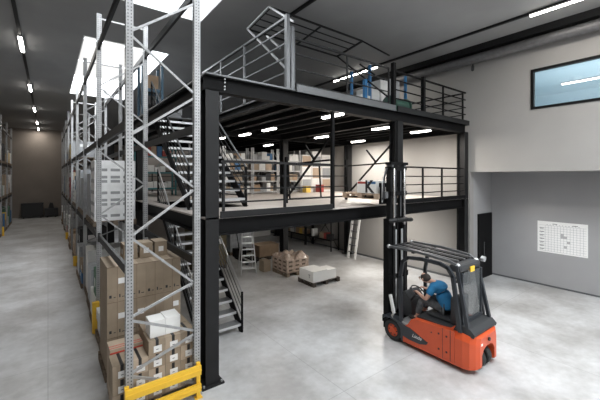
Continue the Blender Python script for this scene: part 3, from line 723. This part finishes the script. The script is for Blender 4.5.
# counterweight loft
secs = [(-.525, .53, .72, .09), (-.66, .53, .72, .09), (-.78, .50, .70, .095), (-.86, .43, .68, .11), (-.90, .34, .66, .13)]
def outline(w, zt, zb):
    L = [(-w, zb), (-w, zb + .25), (-w, zt - .12), (-w + .04, zt), (w - .04, zt), (w, zt - .12), (w, zb + .25), (w, zb)]
    aw = .26; return L + [(aw, zb), (aw, .33), (aw - .07, .43), (.08, .47), (-.08, .47), (-aw + .07, .43), (-aw, .33), (-aw, zb)]
cw = MB(); vs = []
for y, w_, zt, zb in secs: vs += [(x, y, z) for x, z in outline(w_, zt, zb)]
n = 16; fs = [(s * n + i, s * n + (i + 1) % n, (s + 1) * n + (i + 1) % n, (s + 1) * n + i) for s in range(len(secs) - 1) for i in range(n)]
cw.add(vs, fs, 'orange', False)
def cap(off, flip):   # split around the arch so faces stay simple
    q = [(0, 1, 14, 15), (1, 2, 3, 12, 13, 14), (3, 4, 11, 12), (4, 5, 6, 9, 10, 11), (6, 7, 8, 9)]
    return [tuple(off + a for a in (f[::-1] if flip else f)) for f in q]
cw.add(vs, cap(0, False) + cap((len(secs) - 1) * n, True), 'orange')
cwo = cw.build('counterweight', fk)
MB().box(-.30, -.24, -.905, -.89, .52, .56, 'paper').build('rear_sticker', cwo); MB().tube((.0, -.88, .58), (.0, -.93, .58), .035, 'ink').build('tow_pin', cwo)
d_ = MB()
for z in (.25, .55):
    for y in (-.20, -.36): d_.box(-.537, -.53, y - .015, y + .015, z, z + .03, 'ink')
d_.box(-.533, -.53, -.44, -.43, .12, .71, 'ink').box(-.533, -.53, -.285, -.278, .12, .70, 'ink').box(-.533, -.53, -.06, -.03, .52, .54, 'ink').build('panel_seams', fk)
MB().prism([(-.95 + .35, .70), (-.84, .68), (-.86, .74), (-.78, .82), (-.52, .84), (-.46, .72)], 'x', -.46, .46, 'plastic').build('rear_cover', fk, bevel=.03)
# logo panel
lp = MB().prism([(.64, .45), (.46, .44), (.15, .33), (.03, .29), (.06, .24), (.22, .19), (.46, .19), (.64, .22)], 'x', -.542, -.531, 'anth').build('side_panel', fk, label='dark grey swept side panel')
text('Linde', .10, 'paper', lp, (-.544, .28, .31), (R(90), 0, R(-90)), 'logo', .3)
MB().prism([(.64, .45), (.46, .44), (.15, .33), (.03, .29), (.06, .24), (.22, .19), (.46, .19), (.64, .22)], 'x', .531, .542, 'anth').build('side_panel', fk)
MB().prism([(.62, .08), (.62, .44), (.72, .50), (1.12, .50), (1.18, .40), (1.10, .46), (.95, .485), (.78, .45), (.68, .34), (.66, .08)], 'x', -.54, -.33, 'anth').build('fender', fk)
MB().prism([(.62, .08), (.62, .44), (.72, .50), (1.12, .50), (1.18, .40), (1.10, .46), (.95, .485), (.78, .45), (.68, .34), (.66, .08)], 'x', .33, .54, 'anth').build('fender', fk)
MB().box(-.33, .33, .62, 1.08, .2, .46, 'black').box(-.5, .5, .40, .74, .44, .50, 'alu').build('floor_plate', fk)
for k in range(5): pass
def wheel(x0, x1, y, r, nm='wheel'):
    w_ = MB(); n = 28; prof = [(x0, r * .62), (x0, r * .93), (x0 + .02, r), (x1 - .02, r), (x1, r * .93), (x1, r * .62)]
    vs = []; 
    for x, rr in prof: vs += [(x, y + rr * math.cos(2 * PI * i / n), r + rr * math.sin(2 * PI * i / n)) for i in range(n)]
    fs = [(s * n + i, s * n + (i + 1) % n, ((s + 1) % 6) * n + (i + 1) % n, ((s + 1) % 6) * n + i) for s in range(6) for i in range(n)]
    w_.add(vs, fs, 'rubber', True); o = w_.build('wheel', fk)
    h = MB().tube((x0 + .03, y, r), (x1 - .03, y, r), r * .63, 'orange', 24)
    for sgn, xx in ((-1, x0 + .03), (1, x1 - .03)):
        h.tube((xx, y, r), (xx + sgn * .025, y, r), r * .3, 'orange', 16)
        for a in range(6): c_ = a * PI / 3; h.tube((xx, y + r * .45 * math.cos(c_), r + r * .45 * math.sin(c_)), (xx + sgn * .012, y + r * .45 * math.cos(c_), r + r * .45 * math.sin(c_)), .014, 'ink', 6)
    h.build('hub', o)
wheel(-.53, -.36, .90, .225); wheel(.36, .53, .90, .225); wheel(-.19, -.05, -.70, .19); wheel(.05, .19, -.70, .19)
# overhead guard
for s in (-1, 1):
    x = s * .48
    pts = [(x, .70, .50), (x, .72, 1.45), (x, .66, 1.80), (x, .52, 1.91), (x, .20, 1.94), (x, -.20, 1.93), (x, -.36, 1.88), (x, -.46, 1.74), (x, -.60, .74)]
    MB().bpath(pts, .07, .055, 'anth', (1, 0, 0)).build('cab_pillar', fk)
    MB().bpath([(s * .44, 1.05, 2.06), (s * .44, .3, 2.06), (s * .42, -.35, 2.0), (s * .36, -.52, 1.92)], .06, .05, 'grey_steel', (0, 0, 1)).build('roof_side_bar', fk)
    MB().bpath([(s * .40, -.50, 1.92), (s * .44, -.72, .84)], .06, .06, 'anth', (1, 0, 0)).build('rear_pillar', fk)
    MB().sphere((s * .44, 1.06, 2.06), .045, 'alu').sphere((s * .37, -.50, 1.93), .05, 'alu').build('roof_joint', fk)
r_ = MB()
for k in range(6): x = -.32 + k * .128; r_.bar((x, 1.0, 2.05), (x, -.42, 1.98), .045, .03, 'duct' if k % 2 else 'char')
r_.build('roof_bars', fk)
MB().bar((-.44, 1.05, 2.04), (.44, 1.05, 2.04), .05, .05, 'char').bar((-.44, .45, 2.02), (.44, .45, 2.02), .05, .03, 'char').build('roof_crossbar', fk)
MB().box(-.42, .42, -.58, -.34, 1.80, 1.95, 'plastic').build('rear_header', fk, bevel=.05)
bc = MB().box(-.06, .10, -.60, -.58, 1.78, 1.88, 'yellow').build('warning_light', fk, label='amber rear light')
MB().tube((.36, -.5, 1.93), (.55, -.56, 1.95), .015, 'ink').tube((.55, -.53, 1.95), (.55, -.60, 1.94), .055, 'alu', 14).build('work_lamp', fk)
MB().prism([(-.36, .9), (.36, .9), (.36, 1.8), (-.36, 1.8)], 'y', -.005, .005, 'tint').build('rear_window', fk, (0, -.585, 0)).rotation_euler.x = 0
MB().box(-.40, .40, -.62, -.57, .84, .90, 'anth').box(-.40, -.36, -.61, -.57, .9, 1.8, 'anth').box(.36, .40, -.61, -.57, .9, 1.8, 'anth').build('window_frame', fk)
# seat, dash, wheel
se = MB().box(-.24, .24, -.30, .22, .70, .79, 'plastic').box(-.26, .26, -.42, -.28, .70, 1.25, 'plastic').build('seat', fk, bevel=.04)
MB().box(-.42, .46, -.45, .36, .66, .71, 'plastic').box(.27, .36, -.35, .15, .74, 1.0, 'plastic').build('console', fk, bevel=.02)
MB().prism([(.62, .5), (.95, .5), (.95, .98), (.82, 1.05), (.66, .86)], 'x', -.18, .34, 'plastic').build('dashboard', fk, bevel=.02)
SW = Vector((-.12, .52, 1.10))
st = MB(); nrm = Vector((0, -.6, .8)); ax = Vector((1, 0, 0)); ay = nrm.cross(ax)
ring = [SW + (ax * math.cos(2 * PI * i / 20) + ay * math.sin(2 * PI * i / 20)) * .17 for i in range(21)]
st.path(ring, .014, 'ink', 6).tube(SW, SW + ax * .17, .012, 'ink').tube(SW, SW - ax * .17, .012, 'ink').tube(SW, SW - nrm * .3, .025, 'ink').build('steering_wheel', fk)
# mast
for s in (-1, 1):
    def chan(xa, xb, y0, y1, z0, z1, m='black'):
        g = MB(); t_ = .018; xo = xa if s < 0 else xb
        g.box(xa, xb, y0, y0 + t_, z0, z1, m).box(xa, xb, y1 - t_, y1, z0, z1, m)
        g.box(*((xa, xa + t_) if s < 0 else (xb - t_, xb)), y0 + t_, y1 - t_, z0, z1, m); return g
    e = sorted((s * .36, s * .27)); chan(e[0], e[1], 1.13, 1.28, .12, 2.66).build('outer_channel', fk)
    e = sorted((s * .265, s * .19)); chan(e[0], e[1], 1.14, 1.27, .9, 3.85, 'char').build('middle_channel', fk)
    MB().tube((s * .20, 1.10, .3), (s * .20, 1.10, 2.5), .035, 'char', 12).tube((s * .20, 1.10, 2.5), (s * .20, 1.10, 3.84), .03, 'chrome', 12).build('lift_cylinder', fk)
    MB().box(s * .1 - .012, s * .1 + .012, 1.12, 1.14, 2.7, 3.8, 'grey_steel').build('lift_chain', fk)
    MB().bar((s * .40, .95, .55), (s * .40, 1.05, .95), .06, .05, 'white' if s < 0 else 'alu').build('tilt_cylinder', fk)
    MB().box(s * .12 - .03, s * .12 + .03, 1.10, 1.12, .5, 2.4, 'alu').build('hose_guide', fk)
    for z in (.45, .9, 1.5, 2.2): pass
MB().box(-.36, .36, 1.282, 1.31, .25, .4, 'black').build('crossmember', fk); MB().box(-.36, .36, 1.10, 1.13, 1.25, 1.37, 'black').build('crossmember', fk)
MB().path([(-.36, 1.12, 2.62), (-.2, 1.02, 2.64), (.1, .97, 2.64), (.3, .98, 2.62), (.40, 1.06, 2.60)], .05, 'char', 10).sphere((.40, 1.06, 2.60), .05, 'char').build('crossmember', fk)
MB().box(-.30, .30, 1.10, 1.28, 3.80, 3.88, 'black').box(-.33, .33, 1.08, 1.24, 3.93, 3.99, 'black').box(-.28, -.2, 1.1, 1.25, 3.86, 3.95, 'grey_steel').box(.2, .28, 1.1, 1.25, 3.86, 3.95, 'grey_steel').build('mast_head', fk)
MB().box(-.3, .3, 1.10, 1.13, 3.2, 3.3, 'black').build('crossmember', fk)
ca = MB().box(-.42, .42, 1.30, 1.36, 3.0, 3.12, 'black').box(-.42, .42, 1.30, 1.36, 3.40, 3.50, 'black')
for x in (-.38, -.15, .15, .38): ca.box(x - .025, x + .025, 1.30, 1.35, 3.12, 3.40, 'black')
ca.build('carriage', fk)
for s in (-1, 1): MB().box(s * .24 - .05, s * .24 + .05, 1.36, 1.40, 3.10, 3.48, 'char').box(s * .24 - .05, s * .24 + .05, 1.40, 2.5, 3.112, 3.145, 'char').build('fork', fk)
hz = MB().path([(-.40, 1.28, 3.3), (-.47, 1.2, 3.1), (-.46, 1.18, 3.6), (-.38, 1.16, 3.85)], .018, 'ink', 6).path([(-.36, 1.2, 3.85), (-.5, 1.2, 3.5), (-.44, 1.25, 3.05)], .014, 'alu', 6).box(-.46, -.36, 1.14, 1.26, 3.15, 3.3, 'grey_steel').build('hydraulic_hoses', fk)
# pallet and box on the forks
pp = pallet(6.26, 5.12, 3.095, .8, 1.2, 'pale pallet held up on the forklift forks at the lower deck', 'c_tan')
kb = MB().box(0, .62, 0, .62, 0, .30, 'white').build('display_box', loc=(6.28, 5.20, 3.240)); tag(kb, 'white box with a dark letter K on the raised pallet', 'box')
MB().box(-.003, 0, .34, .60, .23, .285, 'c_red').box(-.003, 0, .02, .26, .23, .285, 'c_blue').build('print', kb)
text('K', .42, 'ink', kb, (-.004, .22, .15), (R(90), 0, R(-90)), 'printed_letter')

# ---------------------------------------------------------------- driver
def skin(name, joints, edges, mat_, parent=None, loc=(0, 0, 0), sub=1, root=0):
    me = bpy.data.meshes.new(name); me.from_pydata([j[0] for j in joints], edges, []); me.materials.append(M[mat_])
    o = bpy.data.objects.new(name, me); C.objects.link(o); o.location = loc
    s = o.modifiers.new('skin', 'SKIN'); s.use_smooth_shade = True
    for i, j in enumerate(joints):
        r = j[1]; me.skin_vertices[0].data[i].radius = (r, r) if isinstance(r, (int, float)) else r
        me.skin_vertices[0].data[i].use_root = (i == root)
    o.modifiers.new('sub', 'SUBSURF').levels = sub; o.modifiers[-1].render_levels = sub
    if parent: o.parent = parent
    return o
E_ = [5.0]
def build_driver():
    J = []; Ed = []
    def a(p, r, frm=None):
        J.append((p, r)); i = len(J) - 1
        if frm is not None: Ed.append((frm, i))
        return i
    pel = a((0, -.04, .92), (.13, .11)); wa = a((-.02, .0, 1.05), (.10, .08), pel); ch = a((-.05, .08, 1.22), (.12, .08), wa); sh = a((-.09, .17, 1.34), (.09, .07), ch)
    nk = a((-.13, .26, 1.39), .055, sh); hd0 = a((-.15, .32, 1.41), .07, nk); hd1 = a((-.18, .38, 1.44), (.085, .095), hd0); hd2 = a((-.19, .41, 1.475), (.065, .07), hd1)
    # left arm (near the viewer) to the wheel, right arm
    for s, el, wr in ((-1, (-.38, .24, 1.07), (-.28, .48, 1.12)), (1, (.22, .34, 1.06), (.04, .50, 1.15))):
        s0 = a((-.09 + s * .17, .16, 1.31), .062, sh); e = a(el, .045, s0); w_ = a(wr, .03, e)
        d = (Vector(wr) - Vector(el)).normalized(); pm = Vector(wr) + d * .06; p_ = a(tuple(pm), (.036, .022), w_)
        sd = d.cross(Vector((0, 0, 1))).normalized()
        for f_, L in ((-.026, .060), (-.009, .07), (.009, .066), (.026, .052)):
            b0 = pm + sd * f_ + d * .03; k1 = a(tuple(b0), .0095, p_); k2 = a(tuple(b0 + d * L * .5 + Vector((0, 0, -.012))), .009, k1); a(tuple(b0 + d * L * .75 + Vector((0, 0, -.04))), .008, k2)
        t0 = Vector(wr) + d * .03 - s * sd * .035; t1 = a(tuple(t0), .011, w_); a(tuple(t0 + d * .045 + Vector((0, 0, -.015)) - s * sd * .01), .009, t1)
    for s, kn, an in ((-1, (-.25, .42, 1.00), (-.30, .50, .60)), (1, (.14, .45, .98), (.14, .60, .60))):
        h_ = a((s * .10, .04, .90), .095, pel); k = a(kn, .06, h_); an_ = a(an, .042, k); a((an[0], an[1] + .13, .55), (.04, .03), an_)
    return J, Ed
J, Ed = build_driver()
LOC = (6.68, 3.66, 0)
dv = skin('person', J, Ed, 'skin', None, LOC, 2); tag(dv, 'forklift driver in blue shirt and grey trousers leaning forward over the steering wheel', 'person')
# clothing follows the limbs
def sub_cloth(name, pts, edges, m):
    return skin(name, pts, edges, m, dv, (0, 0, 0), 2)
sub_cloth('shirt', [((0, -.05, .86), (.21, .18)), ((-.01, -.03, .96), (.205, .175)), ((-.03, .02, 1.08), (.205, .17)), ((-.05, .08, 1.22), (.22, .17)), ((-.09, .165, 1.335), (.17, .13)), ((-.115, .22, 1.37), (.085, .08)),
    ((-.26, .16, 1.31), .09), ((-.345, .205, 1.16), .078), ((.08, .16, 1.31), .09), ((.15, .27, 1.17), .078)], [(0, 1), (1, 2), (2, 3), (3, 4), (4, 5), (4, 6), (6, 7), (4, 8), (8, 9)], 'shirt')
sub_cloth('trousers', [((0, -.01, .90), (.165, .13)), ((-.11, .06, .90), .105), ((-.25, .42, 1.00), .078), ((-.295, .49, .66), .062), ((.11, .06, .90), .105), ((.14, .45, .98), .078), ((.14, .585, .66), .062)], [(0, 1), (1, 2), (2, 3), (0, 4), (4, 5), (5, 6)], 'trouser')
for x, y in ((-.30, .50), (.14, .60)):
    MB().sphere((x, y + .06, .555), (.055, .15, .055), 'shoe').build('shoe', dv)
# head details
o = MB().sphere((-.178, .37, 1.465), (.096, .112, .09), 'hair', 18, 10).build('hair', dv)
o = MB().sphere((-.190, .40, 1.508), (.055, .058, .05), 'skin', 14, 8).build('bald_crown', dv)
MB().sphere((-.205, .50, 1.43), (.014, .022, .02), 'skin', 8, 6).build('nose', dv)
for x, y in ((-.274, .385), (-.088, .38)): MB().sphere((x, y, 1.435), (.012, .02, .032), 'skin', 8, 6).build('ear', dv)
for x in (-.232, -.172): MB().sphere((x, .488, 1.46), .011, 'ink', 8, 6).build('eye', dv)
MB().sphere((-.205, .485, 1.39), (.024, .008, .006), 'c_red', 8, 6).build('mouth', dv)

# ---------------------------------------------------------------- world, camera
w = bpy.data.worlds.new('world'); bpy.context.scene.world = w; w.use_nodes = True
w.node_tree.nodes['Background'].inputs[0].default_value = (1, .99, .97, 1); w.node_tree.nodes['Background'].inputs[1].default_value = 1.0
cd = bpy.data.cameras.new('camera'); cam = bpy.data.objects.new('camera', cd); C.objects.link(cam)
cam.location = (0, 0, 3.64); cam.rotation_euler = (R(90), 0, -math.atan(252 / 330)); cd.sensor_width = 36; cd.lens = 330 / 600 * 36; cd.shift_y = -23 / 600; cd.clip_end = 200
sc = bpy.context.scene; sc.camera = cam
sc.view_settings.view_transform = 'Standard'; sc.view_settings.look = 'None'; sc.view_settings.gamma = 1; sc.view_settings.exposure = .08

for o in list(bpy.data.objects):
    if o.get('label') and not 4 <= len(o['label'].split()) <= 16 and o.get('category'): print('LABEL', o.name, o['label'])
